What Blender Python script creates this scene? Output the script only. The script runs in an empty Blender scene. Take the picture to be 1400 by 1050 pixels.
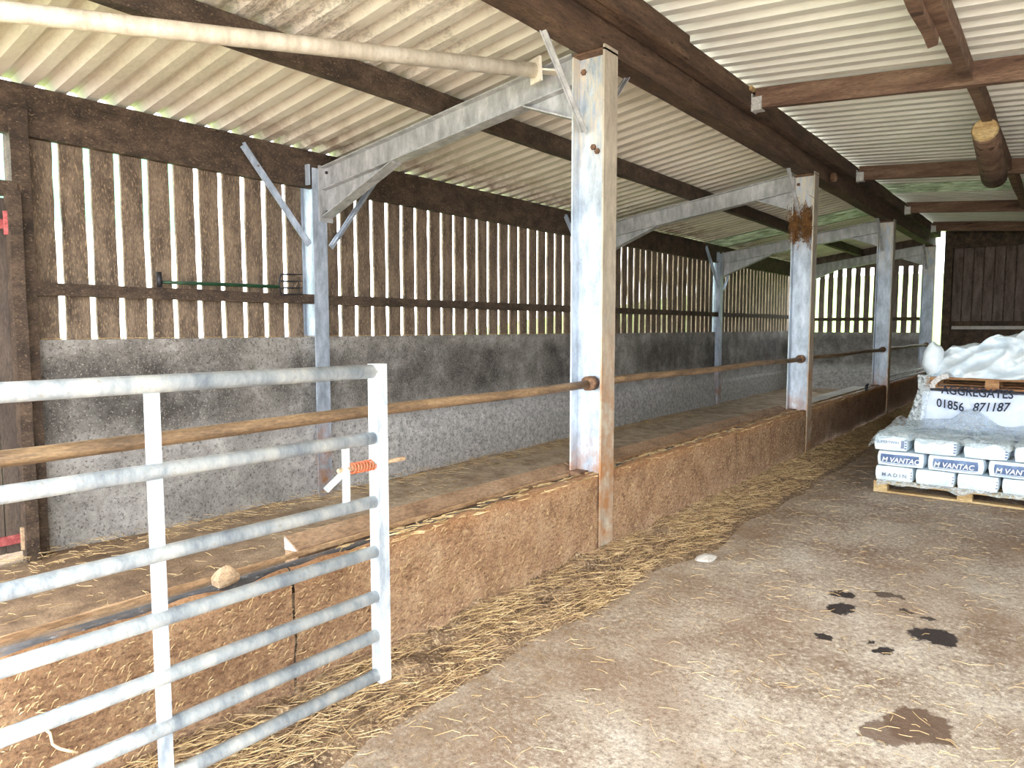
import bpy, math, random
from mathutils import Vector, Matrix, noise
R = random.Random(7)
S = bpy.context.scene
COL = S.collection

# ------------------------------------------------------------------ camera, sky, exposure
FPX, YAW, PIT, CAMH = 980.0, 0.66258, 0.07841, 1.6
cd = bpy.data.cameras.new('camera'); cam = bpy.data.objects.new('camera', cd); COL.objects.link(cam)
cd.sensor_width = 36; cd.lens = FPX / 1400 * 36; cd.clip_start = 0.05; cd.clip_end = 500
cam.location = (0, 0, CAMH); cam.rotation_euler = (math.pi / 2 - PIT, 0, YAW)
S.camera = cam
W = bpy.data.worlds.new('overcast_sky'); S.world = W; W.use_nodes = True
bg = W.node_tree.nodes['Background']; bg.inputs[0].default_value = (0.93, 0.965, 1.0, 1); bg.inputs[1].default_value = 2.6
S.view_settings.view_transform = 'Standard'; S.view_settings.look = 'None'; S.view_settings.gamma = 1
S.view_settings.use_curve_mapping = False; S.view_settings.exposure = 2.02
sd = bpy.data.lights.new('sun', 'SUN'); sd.energy = 4.0; sd.angle = math.radians(6); sd.color = (1.0, 0.96, 0.9)
so = bpy.data.objects.new('sun', sd); COL.objects.link(so); so.location = (2, -6, 12); so.rotation_euler = (math.radians(28), 0, math.radians(14))

# ------------------------------------------------------------------ materials
def lin(c):
    return tuple(((v / 255) / 12.92 if v / 255 <= 0.04045 else ((v / 255 + 0.055) / 1.055) ** 2.4) for v in c) + (1,)
class NT:
    def __init__(s, name):
        s.m = bpy.data.materials.new(name); s.m.use_nodes = True
        s.t = s.m.node_tree; s.b = s.t.nodes['Principled BSDF']
        s.geo = s.t.nodes.new('ShaderNodeNewGeometry'); s.P = s.geo.outputs['Position']
    def n(s, kind, **kw):
        o = s.t.nodes.new(kind)
        for k, v in kw.items(): setattr(o, k, v)
        return o
    def l(s, a, b): s.t.links.new(a, b)
    def mapping(s, scale=(1, 1, 1), loc=(0, 0, 0), rot=(0, 0, 0)):
        m = s.n('ShaderNodeMapping'); s.l(s.P, m.inputs[0]); m.inputs['Scale'].default_value = scale
        m.inputs['Location'].default_value = loc; m.inputs['Rotation'].default_value = rot; return m.outputs[0]
    def noise(s, scale, detail=6, rough=0.6, vec=None, dist=0.0):
        o = s.n('ShaderNodeTexNoise'); s.l(vec or s.P, o.inputs['Vector']); o.inputs['Scale'].default_value = scale
        o.inputs['Detail'].default_value = detail; o.inputs['Roughness'].default_value = rough
        o.inputs['Distortion'].default_value = dist; return o.outputs[0]
    def ramp(s, fac, stops, interp='LINEAR'):
        o = s.n('ShaderNodeValToRGB'); s.l(fac, o.inputs[0]); cr = o.color_ramp; cr.interpolation = interp
        while len(cr.elements) < len(stops): cr.elements.new(0.5)
        for e, (p, c) in zip(cr.elements, stops):
            e.position = p; e.color = c if not isinstance(c, (int, float)) else (c, c, c, 1)
        return o.outputs[0]
    def mix(s, fac, a, b, mode='MIX'):
        o = s.n('ShaderNodeMix', data_type='RGBA', blend_type=mode)
        for src, i in ((fac, 0), (a, 6), (b, 7)):
            if isinstance(src, (int, float)): o.inputs[i].default_value = src
            elif isinstance(src, tuple): o.inputs[i].default_value = src
            else: s.l(src, o.inputs[i])
        return o.outputs[2]
    def math(s, op, a, b=0.0, c=None, clamp=False):
        o = s.n('ShaderNodeMath', operation=op, use_clamp=clamp)
        for i, v in enumerate((a, b) if c is None else (a, b, c)):
            if isinstance(v, (int, float)): o.inputs[i].default_value = v
            else: s.l(v, o.inputs[i])
        return o.outputs[0]
    def sep(s):
        o = s.n('ShaderNodeSeparateXYZ'); s.l(s.P, o.inputs[0]); return o.outputs
    def rng(s, v, a, b, c=0.0, d=1.0):
        o = s.n('ShaderNodeMapRange'); s.l(v, o.inputs[0])
        for i, k in enumerate((a, b, c, d)): o.inputs[i + 1].default_value = k
        return o.outputs[0]
    def bump(s, h, strength=0.3, dist=0.01):
        o = s.n('ShaderNodeBump'); s.l(h, o.inputs['Height']); o.inputs['Strength'].default_value = strength
        o.inputs['Distance'].default_value = dist; s.l(o.outputs[0], s.b.inputs['Normal'])
    def out(s, col, rough=0.8, metal=0.0, spec=None):
        if isinstance(col, tuple): s.b.inputs['Base Color'].default_value = col
        else: s.l(col, s.b.inputs['Base Color'])
        s.b.inputs['Roughness'].default_value = rough; s.b.inputs['Metallic'].default_value = metal
        if spec is not None: s.b.inputs['Specular IOR Level'].default_value = spec
        return s.m

def mottled(name, dark, mid, light, scale=8, stretch=(1, 1, 1), rough=0.85, bump=0.3, fleck=None, metal=0.0, fs=90, fthr=0.66, bs=60, grain=0.45):
    t = NT(name); v = t.mapping(stretch)
    a = t.noise(scale, 8, 0.68, v); c = t.ramp(a, [(0.32, lin(dark)), (0.5, lin(mid)), (0.68, lin(light))])
    f = t.noise(fs, 3, 0.6, v)
    if fleck: c = t.mix(t.ramp(f, [(fthr - 0.06, 0.0), (fthr + 0.0, 0.9)]), c, lin(fleck))
    if bump and grain: c = t.mix(1.0, c, t.ramp(t.noise(75, 5, 0.75, v), [(0.38, 1 - grain), (0.62, 1.0)]), 'MULTIPLY')
    h = t.noise(bs, 5, 0.7, v); t.bump(h, bump, 0.012)
    return t.out(c, rough, metal)

M = {}
M['timber'] = mottled('dark_timber', (48, 38, 30), (78, 63, 51), (106, 88, 72), 9, (1, 0.6, 1), fleck=(132, 112, 92), fthr=0.66)
M['beam'] = mottled('red_brown_timber', (58, 43, 33), (90, 68, 52), (120, 94, 72), 7, (1, 0.3, 2), fleck=(58, 38, 28), fs=30, fthr=0.66)
M['rafter'] = mottled('pine_timber', (84, 60, 48), (122, 94, 76), (150, 122, 100), 6, (0.25, 1, 2), fleck=(66, 42, 32), fs=9, fthr=0.68)
M['board'] = mottled('weathered_board', (80, 67, 56), (120, 103, 87), (154, 134, 114), 7, (1.4, 1.4, 0.4), fleck=(170, 146, 118), fs=70, fthr=0.62)
M['farboard'] = mottled('grey_board', (84, 72, 66), (118, 102, 94), (140, 124, 116), 6, (1.6, 1, 0.4))
M['door'] = mottled('door_timber', (66, 56, 50), (92, 80, 72), (112, 98, 86), 6, (1.4, 1.4, 0.3))
M['mint'] = mottled('green_cladding', (98, 158, 130), (106, 166, 138), (114, 172, 146), 1, bump=0)
M['white_wall'] = mottled('white_render', (232, 232, 226), (240, 240, 236), (245, 245, 242), 1, bump=0)
M['red'] = mottled('red_strap', (150, 70, 70), (184, 92, 92), (205, 120, 116), 20)
M['rust'] = mottled('rusty_steel', (84, 58, 42), (120, 88, 64), (152, 116, 86), 22, rough=0.7)
M['rail'] = mottled('worn_pipe', (92, 74, 56), (134, 108, 80), (168, 140, 104), 10, (2, 0.4, 2), rough=0.55)
M['spring'] = mottled('orange_spring', (182, 92, 58), (206, 110, 74), (224, 136, 100), 30, rough=0.6)
M['black'] = mottled('black_plastic', (18, 18, 22), (26, 26, 32), (40, 40, 46), 20, rough=0.5, bump=0)
M['fork_green'] = mottled('green_shaft', (14, 44, 26), (20, 58, 34), (28, 72, 44), 20, rough=0.5, bump=0)
M['straw'] = mottled('straw', (140, 112, 74), (182, 154, 108), (214, 192, 150), 14, bump=0, rough=0.7)
M['darkstraw'] = mottled('old_straw', (96, 74, 52), (132, 104, 74), (166, 138, 102), 14, bump=0, rough=0.8)
M['tuft'] = mottled('brown_tuft', (84, 56, 30), (124, 86, 48), (160, 116, 70), 14, bump=0)
M['string'] = mottled('pale_twine', (215, 196, 158), (228, 212, 178), (238, 226, 196), 30, bump=0)
M['muck'] = mottled('trodden_muck', (92, 70, 52), (146, 118, 90), (196, 168, 134), 12, fleck=(216, 192, 154), bump=0.9, fs=55, fthr=0.6, grain=0.6)
M['stone'] = mottled('stone', (150, 124, 96), (184, 156, 124), (206, 182, 150), 14)
M['pallet'] = mottled('pallet_wood', (134, 90, 56), (174, 128, 86), (204, 166, 122), 8, (0.4, 1, 2))
M['palepallet'] = mottled('pale_pallet_wood', (170, 136, 90), (206, 176, 124), (230, 208, 160), 8, (0.4, 1, 2))
M['paleboard'] = mottled('pale_board', (196, 188, 178), (216, 210, 202), (230, 226, 220), 4, bump=0.1)
M['ink'] = mottled('dark_ink', (28, 34, 52), (32, 38, 58), (38, 44, 64), 10, bump=0)
M['blue_print'] = mottled('blue_print', (80, 100, 140), (100, 122, 160), (130, 152, 186), 12, bump=0)
M['grey_print'] = mottled('grey_print', (118, 132, 158), (134, 148, 172), (152, 166, 188), 12, bump=0)
M['white_print'] = mottled('white_print', (232, 240, 246), (238, 244, 250), (242, 248, 252), 8, bump=0)
M['bagwhite'] = mottled('bag_film', (200, 220, 236), (224, 238, 246), (236, 246, 250), 9, rough=0.4, bump=0.25, bs=14, grain=0)
M['bulk'] = mottled('woven_bag', (198, 212, 238), (212, 224, 246), (224, 234, 250), 6, rough=0.6, bump=0.15, bs=10, grain=0)
M['tarp'] = mottled('white_sheeting', (202, 218, 230), (220, 232, 240), (234, 242, 246), 5, rough=0.4, bump=0.4, bs=9, grain=0)
M['strap'] = mottled('white_webbing', (216, 214, 210), (228, 226, 222), (238, 236, 232), 20)
M['grass'] = mottled('grass', (70, 98, 22), (84, 114, 28), (96, 128, 36), 0.8, bump=0)
M['yard'] = mottled('added_yard_concrete', (146, 138, 128), (162, 155, 144), (176, 170, 161), 0.7, bump=0)
M['bracket'] = mottled('bright_bracket', (196, 196, 192), (214, 214, 210), (226, 226, 222), 30, metal=0.2, rough=0.5)
M['earth'] = mottled('bare_earth', (96, 84, 66), (120, 104, 82), (140, 124, 98), 1)

def galv(name, dark, mid, light, dirt, dirt_amt=0.0, metal=0.25, low=None, top=None):
    t = NT(name); v = t.mapping((1, 1, 0.35))
    c = t.ramp(t.noise(11, 9, 0.7, v), [(0.33, lin(dark)), (0.5, lin(mid)), (0.66, lin(light))])
    sp = t.noise(55, 4, 0.7); c = t.mix(t.ramp(sp, [(0.6, 0.0), (0.72, 0.55)]), c, lin(dirt))
    z = t.sep()[2]
    if top:   # whitish limed streaks high on the posts
        f = t.math('MULTIPLY', t.rng(z, top[0], top[1]), t.ramp(t.noise(26, 6, 0.7, t.mapping((1, 1, 0.18))), [(0.4, 0.0), (0.6, 1.0)]))
        c = t.mix(f, c, lin((214, 204, 186)))
    if low:   # splash stains from bedding up to about a metre
        w = t.noise(7, 6, 0.7)
        f = t.math('MULTIPLY', t.rng(z, low[0], low[1], 1.0, 0.0), t.ramp(w, [(0.38, 0.0), (0.62, 1.0)]))
        c = t.mix(f, c, lin((164, 116, 74)))
    t.bump(sp, 0.12, 0.004)
    return t.out(c, 0.48, metal)
M['galv'] = galv('galvanised_steel', (138, 148, 160), (172, 184, 198), (202, 214, 226), (112, 112, 112), low=(0.55, 0.95), top=(2.4, 3.1))
M['galv_back'] = galv('galvanised_steel_back', (132, 142, 154), (164, 176, 192), (196, 206, 220), (104, 100, 96), low=(0.4, 0.9))
M['galv_beam'] = galv('galvanised_rafter', (142, 142, 142), (172, 173, 175), (200, 200, 202), (120, 112, 104))
M['flange'] = galv('stained_flange', (150, 142, 130), (178, 168, 152), (200, 190, 172), (120, 92, 66), low=(0.9, 1.9))
M['gate'] = galv('gate_galvanising', (118, 130, 142), (168, 176, 182), (204, 207, 204), (140, 128, 104), metal=0.1)
M['tube_white'] = galv('limed_tube', (190, 180, 162), (218, 208, 190), (236, 230, 216), (140, 124, 104), metal=0.05)

def sheet_mat(name, base, dirtamt, scale=3.0):
    t = NT(name); v = t.mapping((0.5, 1.2, 1))
    c = t.ramp(t.noise(2.2, 6, 0.6, v), [(0.3, lin(base[0])), (0.55, lin(base[1])), (0.75, lin(base[2]))])
    x, y, z = t.sep()
    blotch = t.math('MULTIPLY', t.ramp(t.noise(1.1, 3, 0.5), [(0.4, 0.0), (0.6, 1.0)]), t.math('MULTIPLY', t.rng(y, 4.4, 3.6, 0.12, 1.0), t.rng(x, -4.3, -3.7, 0.15, 1.0)))
    mould = t.ramp(t.noise(34, 8, 0.8, t.mapping((0.5, 1.4, 1))), [(0.47, 0.0), (0.56, 1.0)])
    f = t.math('MULTIPLY', t.math('MULTIPLY', blotch, mould), dirtamt)
    c = t.mix(f, c, lin((70, 58, 44)))
    if dirtamt > 0.5:   # rusty run-off near the eaves
        e = t.math('MULTIPLY', t.math('MULTIPLY', t.rng(x, -4.6, -5.6), t.rng(y, 2.8, 4.0, 0.15, 1.0)), t.ramp(t.noise(5, 6, 0.7), [(0.42, 0.0), (0.62, 0.85)]))
        c = t.mix(e, c, lin((118, 84, 52)))
    t.bump(t.noise(40, 5, 0.7), 0.08, 0.004)
    return t.out(c, 0.55)
M['sheetL'] = sheet_mat('roof_sheet_cream', ((204, 196, 180), (222, 215, 202), (232, 227, 216)), 0.85)
M['sheetR'] = sheet_mat('roof_sheet_grey', ((206, 206, 196), (222, 222, 214), (232, 232, 226)), 0.15)

def grp():
    t = NT('translucent_rooflight'); n = t.t.nodes
    tr = t.n('ShaderNodeBsdfTranslucent'); c = t.ramp(t.noise(6, 5, 0.6), [(0.35, lin((120, 128, 108))), (0.65, lin((176, 182, 164)))])
    t.l(c, tr.inputs[0]); t.l(c, t.b.inputs['Base Color']); mx = t.n('ShaderNodeMixShader'); mx.inputs[0].default_value = 0.3
    t.l(t.b.outputs[0], mx.inputs[1]); t.l(tr.outputs[0], mx.inputs[2]); t.l(mx.outputs[0], n['Material Output'].inputs[0]); return t.m
M['grp'] = grp()
def film():
    t = NT('clear_polythene'); n = t.t.nodes
    tp = t.n('ShaderNodeBsdfTransparent'); tp.inputs[0].default_value = (0.9, 0.94, 0.95, 1)
    f = t.ramp(t.noise(14, 6, 0.7, dist=1.5), [(0.38, 0.12), (0.66, 0.75)])
    t.b.inputs['Base Color'].default_value = lin((222, 232, 236)); t.b.inputs['Roughness'].default_value = 0.25
    t.bump(t.noise(22, 5, 0.7, dist=2), 0.6, 0.01)
    mx = t.n('ShaderNodeMixShader'); t.l(f, mx.inputs[0]); t.l(tp.outputs[0], mx.inputs[1]); t.l(t.b.outputs[0], mx.inputs[2])
    t.l(mx.outputs[0], n['Material Output'].inputs[0]); return t.m
M['film'] = film()

def concrete_wall():
    t = NT('concrete_wall'); x, y, z = t.sep()
    c = t.ramp(t.noise(3.2, 9, 0.72), [(0.3, lin((88, 84, 80))), (0.5, lin((136, 132, 127))), (0.7, lin((184, 181, 177)))])
    # black tide mark worn into the panels where cattle lie
    band = t.math('MULTIPLY', t.rng(z, 0.72, 0.95), t.rng(z, 1.45, 1.3))
    bays = t.ramp(t.noise(0.55, 2, 0.5, t.mapping((0, 1, 0), (0, 0.35, 0))), [(0.4, 0.2), (0.55, 1.0)])
    w = t.ramp(t.noise(5, 8, 0.75), [(0.3, 0.2), (0.6, 1.0)])
    c = t.mix(t.math('MULTIPLY', t.math('MULTIPLY', band, bays), t.math('MULTIPLY', w, 0.85)), c, lin((50, 46, 43)))
    # paler rendered plinth
    zz = t.math('ADD', z, t.math('MULTIPLY', t.math('SUBTRACT', t.noise(4, 8, 0.7), 0.5), 0.45))
    lo = t.math('MULTIPLY', t.rng(zz, 0.78, 0.62), t.rng(y, 3.6, 4.6, 0.25, 1.0))
    c = t.mix(t.math('MULTIPLY', lo, 0.9), c, t.ramp(t.noise(16, 8, 0.75), [(0.35, lin((142, 141, 142))), (0.65, lin((224, 223, 222)))]))
    sp = t.noise(75, 4, 0.75)
    c = t.mix(t.ramp(sp, [(0.57, 0.0), (0.66, 0.7)]), c, lin((200, 196, 186)))
    c = t.mix(t.ramp(t.noise(50, 5, 0.7), [(0.36, 0.8), (0.46, 0.0)]), c, lin((56, 52, 48)))
    t.bump(t.noise(38, 8, 0.75), 0.6, 0.012); return t.out(c, 0.85)
M['conc'] = concrete_wall()

def kerb():
    t = NT('muck_splashed_kerb'); x, y, z = t.sep()
    c = t.ramp(t.noise(4.5, 9, 0.7), [(0.3, lin((146, 106, 74))), (0.5, lin((192, 150, 112))), (0.7, lin((222, 186, 148)))])
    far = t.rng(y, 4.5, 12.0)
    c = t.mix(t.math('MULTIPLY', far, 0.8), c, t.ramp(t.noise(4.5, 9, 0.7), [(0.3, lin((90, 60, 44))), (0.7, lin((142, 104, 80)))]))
    st = t.noise(42, 6, 0.75, t.mapping((1, 0.6, 1.5), rot=(0.5, 0, 0)))
    c = t.mix(t.ramp(st, [(0.54, 0.0), (0.63, 0.75)]), c, lin((220, 186, 144)))
    c = t.mix(t.ramp(st, [(0.36, 0.85), (0.47, 0.0)]), c, lin((112, 78, 54)))
    c = t.mix(t.rng(z, 0.52, 0.6, 0.0, 0.45), c, lin((196, 134, 78)))
    c = t.mix(1.0, c, t.ramp(t.noise(95, 5, 0.8), [(0.38, 0.55), (0.55, 1.0)]), 'MULTIPLY')
    t.bump(t.noise(45, 8, 0.75), 1.0, 0.035); return t.out(c, 0.9)
M['kerb'] = kerb()
M['rubber'] = mottled('worn_dark_capping', (52, 52, 54), (78, 78, 82), (128, 104, 82), 16, (1, 0.4, 1), rough=0.4, fleck=(150, 150, 154), fs=60)
M['lip'] = mottled('rusty_lip', (140, 106, 76), (182, 144, 106), (210, 176, 138), 14, (1, 0.3, 1))
M['ledge'] = mottled('brown_ledge', (120, 92, 68), (150, 120, 92), (172, 144, 116), 8, (1, 0.4, 1))

def floor_mat(stains):
    t = NT('passage_concrete'); x, y, z = t.sep()
    c = t.ramp(t.noise(1.3, 6, 0.65), [(0.32, lin((150, 124, 102))), (0.5, lin((202, 184, 164))), (0.68, lin((238, 228, 212)))])
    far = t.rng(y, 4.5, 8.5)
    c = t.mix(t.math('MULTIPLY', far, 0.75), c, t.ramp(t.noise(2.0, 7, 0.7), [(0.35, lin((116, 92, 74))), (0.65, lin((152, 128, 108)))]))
    m1 = t.noise(34, 8, 0.8)
    c = t.mix(t.ramp(m1, [(0.52, 0.0), (0.6, 0.85)]), c, lin((244, 235, 220)))
    c = t.mix(t.ramp(m1, [(0.36, 0.8), (0.48, 0.0)]), c, lin((116, 94, 74)))
    brown = t.ramp(t.noise(0.9, 4, 0.6, t.mapping((1, 1, 1), (3.1, 0.7, 0))), [(0.48, 0.0), (0.64, 0.6)])
    c = t.mix(brown, c, lin((150, 116, 86)))
    edge = t.math('MULTIPLY', t.rng(x, -1.55, -2.15), t.ramp(t.noise(6, 7, 0.75), [(0.35, 0.0), (0.6, 0.9)]))
    c = t.mix(edge, c, t.ramp(t.noise(24, 6, 0.75), [(0.35, lin((104, 80, 60))), (0.65, lin((196, 166, 128)))]))
    c = t.mix(1.0, c, t.ramp(t.noise(85, 5, 0.8), [(0.36, 0.62), (0.5, 1.0)]), 'MULTIPLY')
    wob = t.noise(9, 6, 0.7); wob2 = t.noise(9, 6, 0.7, t.mapping((1, 1, 1), (5, 5, 0)))
    xx = t.math('ADD', x, t.math('MULTIPLY', t.math('SUBTRACT', wob, 0.5), 0.16))
    yy = t.math('ADD', y, t.math('MULTIPLY', t.math('SUBTRACT', wob2, 0.5), 0.22))
    for sx, sy, rx, ry, colr, a in stains:
        d = t.math('ADD', t.math('POWER', t.math('DIVIDE', t.math('SUBTRACT', xx, sx), rx), 2.0), t.math('POWER', t.math('DIVIDE', t.math('SUBTRACT', yy, sy), ry), 2.0))
        c = t.mix(t.math('MULTIPLY', t.rng(d, 1.0, 0.75), a), c, lin(colr))
    t.bump(t.noise(32, 9, 0.8), 0.9, 0.025); return t.out(c, 0.8)
DK = (48, 36, 32)
M['floor'] = floor_mat([(-1.02, 4.53, 0.085, 0.06, DK, 1), (-0.97, 4.31, 0.075, 0.11, DK, 1), (-0.95, 3.86, 0.045, 0.05, DK, 1), (-0.50, 4.21, 0.13, 0.12, DK, 1),
    (-0.67, 3.87, 0.055, 0.05, DK, 1), (-0.745, 3.93, 0.02, 0.03, DK, 1), (-0.80, 4.70, 0.11, 0.05, (84, 66, 54), 0.9), (-0.66, 4.48, 0.035, 0.03, DK, 0.9), (-0.55, 4.45, 0.035, 0.03, DK, 0.9),
    (-0.41, 3.20, 0.13, 0.16, (112, 86, 66), 0.95), (-0.515, 3.06, 0.09, 0.1, (112, 86, 66), 0.85)])
def pen_mat():
    t = NT('pen_floor_muck'); x, y, z = t.sep(); a = t.noise(5, 8, 0.7)
    c = t.mix(t.rng(t.math('ADD', y, t.math('MULTIPLY', t.noise(1.5, 4, 0.6), 2.0)), 3.2, 5.6), t.ramp(a, [(0.32, lin((98, 76, 56))), (0.5, lin((136, 110, 84))), (0.68, lin((168, 142, 112)))]),
              t.ramp(a, [(0.32, lin((140, 118, 94))), (0.5, lin((190, 168, 142))), (0.68, lin((218, 200, 176)))]))
    c = t.mix(1.0, c, t.ramp(t.noise(75, 5, 0.75), [(0.38, 0.6), (0.58, 1.0)]), 'MULTIPLY')
    t.bump(t.noise(50, 6, 0.7), 0.6, 0.015); return t.out(c, 0.85)
M['penfloor'] = pen_mat()

# ------------------------------------------------------------------ mesh builder
WL = {}    # world origin of every object built
class MB:
    def __init__(s): s.v = []; s.f = []
    def add(s, vs, fs):
        k = len(s.v); s.v += [Vector(p) for p in vs]; s.f += [tuple(i + k for i in f) for f in fs]; return s
    def box(s, x0, x1, y0, y1, z0, z1):
        return s.add([(x0, y0, z0), (x1, y0, z0), (x1, y1, z0), (x0, y1, z0), (x0, y0, z1), (x1, y0, z1), (x1, y1, z1), (x0, y1, z1)],
                     [(0, 3, 2, 1), (4, 5, 6, 7), (0, 1, 5, 4), (1, 2, 6, 5), (2, 3, 7, 6), (3, 0, 4, 7)])
    def beam(s, p, q, w, h, up=(0, 0, 1), jit=0.0, seg=1, off=(0, 0)):
        p = Vector(p); q = Vector(q); d = (q - p).normalized(); a = d.cross(Vector(up)).normalized(); b = a.cross(d)
        vs = []; c4 = ((-1, -1), (1, -1), (1, 1), (-1, 1))
        for i in range(seg + 1):
            c = p.lerp(q, i / seg) + a * off[0] + b * off[1]
            for u, v in c4: vs.append(c + a * (u * w / 2 + R.uniform(-jit, jit)) + b * (v * h / 2 + R.uniform(-jit, jit)))
        fs = [(3, 2, 1, 0)] + [tuple(seg * 4 + k for k in range(4))]
        for i in range(seg):
            for k in range(4): fs.append((i * 4 + k, i * 4 + (k + 1) % 4, i * 4 + 4 + (k + 1) % 4, i * 4 + 4 + k))
        return s.add(vs, fs)
    def ibeam(s, p, q, side, depth, width, tf=0.011, tw=0.009):
        """side = direction across the flanges (along the web depth)"""
        p = Vector(p); q = Vector(q); d = (q - p).normalized(); sd = Vector(side); sd = (sd - d * sd.dot(d)).normalized(); b = d.cross(sd)
        k = depth / 2
        prof = [(-k, -width / 2), (-k, width / 2), (-k + tf, width / 2), (-k + tf, tw / 2), (k - tf, tw / 2), (k - tf, width / 2), (k, width / 2), (k, -width / 2),
                (k - tf, -width / 2), (k - tf, -tw / 2), (-k + tf, -tw / 2), (-k + tf, -width / 2)]
        vs = [p + sd * u + b * v for u, v in prof] + [q + sd * u + b * v for u, v in prof]; n = 12
        fs = [(i, (i + 1) % n, n + (i + 1) % n, n + i) for i in range(n)]
        for e in (0, n): fs += [(e + 0, e + 1, e + 2, e + 11), (e + 2, e + 3, e + 10, e + 11), (e + 3, e + 4, e + 9, e + 10), (e + 4, e + 5, e + 8, e + 9), (e + 5, e + 6, e + 7, e + 8)]
        return s.add(vs, fs)
    def tube(s, pts, r, n=10, caps=True):
        pts = [Vector(p) for p in pts]; m = len(pts); rr = r if isinstance(r, (list, tuple)) else [r] * m; vs = []
        ref = Vector((0, 0, 1)); a = None
        for i, p in enumerate(pts):
            d = (pts[min(i + 1, m - 1)] - pts[max(i - 1, 0)]).normalized()
            if a is None:
                a = d.cross(ref); a = a.normalized() if a.length > 1e-3 else d.cross(Vector((1, 0, 0))).normalized()
            else: a = (a - d * a.dot(d)).normalized()
            b = d.cross(a)
            for k in range(n):
                t = 2 * math.pi * k / n; vs.append(p + (a * math.cos(t) + b * math.sin(t)) * rr[i])
        fs = [(i * n + k, i * n + (k + 1) % n, (i + 1) * n + (k + 1) % n, (i + 1) * n + k) for i in range(m - 1) for k in range(n)]
        if caps: fs += [tuple(range(n - 1, -1, -1)), tuple((m - 1) * n + k for k in range(n))]
        return s.add(vs, fs)
    def prism(s, prof, mapf, a, b):
        n = len(prof); vs = [mapf(u, v, a) for u, v in prof] + [mapf(u, v, b) for u, v in prof]
        return s.add(vs, [(i, (i + 1) % n, n + (i + 1) % n, n + i) for i in range(n)] + [tuple(range(n - 1, -1, -1)), tuple(range(n, 2 * n))])
    def grid(s, fn, nu, nv):
        vs = [fn(i / nu, j / nv) for j in range(nv + 1) for i in range(nu + 1)]; w = nu + 1
        return s.add(vs, [(j * w + i, j * w + i + 1, (j + 1) * w + i + 1, (j + 1) * w + i) for j in range(nv) for i in range(nu)])
    def mesh(s, name, mat, origin, smooth=False):
        me = bpy.data.meshes.new(name); o = Vector(origin); me.from_pydata([tuple(p - o) for p in s.v], [], s.f); me.materials.append(M[mat])
        if smooth: me.polygons.foreach_set('use_smooth', [True] * len(me.polygons))
        me.update(); return me
    def base(s):
        xs, ys, zs = zip(*s.v); return Vector(((min(xs) + max(xs)) / 2, (min(ys) + max(ys)) / 2, min(zs)))
    def build(s, name, mat, parent=None, smooth=False, **tags):
        og = s.base(); return place(name, s.mesh(name, mat, og, smooth), og, parent, **tags)
def place(name, data, og, parent=None, label=None, cat=None, group=None, kind=None):
    o = bpy.data.objects.new(name, data); COL.objects.link(o); WL[o.name] = Vector(og)
    if parent: o.parent = parent; o.location = Vector(og) - WL[parent.name]
    else: o.location = og
    if label: o['label'] = label
    if cat: o['category'] = cat
    if group: o['group'] = group
    if kind: o['kind'] = kind
    return o
def thing(name, og, label=None, cat=None, group=None, kind=None): return place(name, None, og, None, label, cat, group, kind)
def bolts(parent, pts, axis, mat='rust', r=0.014):
    for p in pts:
        p = Vector(p); a = Vector(axis).normalized(); MB().tube([p, p + a * 0.014], r, 6).build('bolt', mat, parent)
def words(body, size, mat, parent, loc, sx=1.0, shear=0.0, curve=None):
    def width(b):
        cu = bpy.data.curves.new('t', 'FONT'); cu.body = b; cu.size = size; ob = bpy.data.objects.new('t', cu); COL.objects.link(ob); bpy.context.view_layer.update()
        w = max(c[0] for c in ob.bound_box); bpy.data.objects.remove(ob); bpy.data.curves.remove(cu); return w
    for i, ch in enumerate(body):
        if ch == ' ': continue
        x0 = width(body[:i + 1]) - width(ch)
        text_mesh(ch, size, mat, parent, loc, 'letter', sx, 0.0, shear, curve, x0)
def text_mesh(body, size, mat, parent, loc, name='lettering', sx=1.0, slant=0.0, shear=0.0, curve=None, dx=0.0):
    cu = bpy.data.curves.new('t', 'FONT'); cu.body = body; cu.size = size; cu.extrude = 0.0006; cu.resolution_u = 3; cu.shear = shear; cu.offset = 0.016 * size
    ob = bpy.data.objects.new('t', cu); COL.objects.link(ob); bpy.context.view_layer.update()
    me = bpy.data.meshes.new_from_object(ob.evaluated_get(bpy.context.evaluated_depsgraph_get()))
    bpy.data.objects.remove(ob); bpy.data.curves.remove(cu)
    for v in me.vertices:      # text plane xy -> world xz, facing -y
        x, y, z = v.co; x = (x + dx) * sx
        d = curve(x) if curve else 0.0
        v.co = (x, -z, y + slant * x + d)
    me.materials.clear(); me.materials.append(M[mat]); me.name = name
    return place(name, me, loc, parent)

FR = [4.2, 8.97, 13.68, 18.35]           # portal frames along the barn
roofL = lambda x: 3.22 + 0.145 * (x + 5.5)
roofR = lambda x: 3.755 - 0.08 * (x + 2.35)
WORDS = ['nearest', 'second', 'third', 'farthest']

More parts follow.
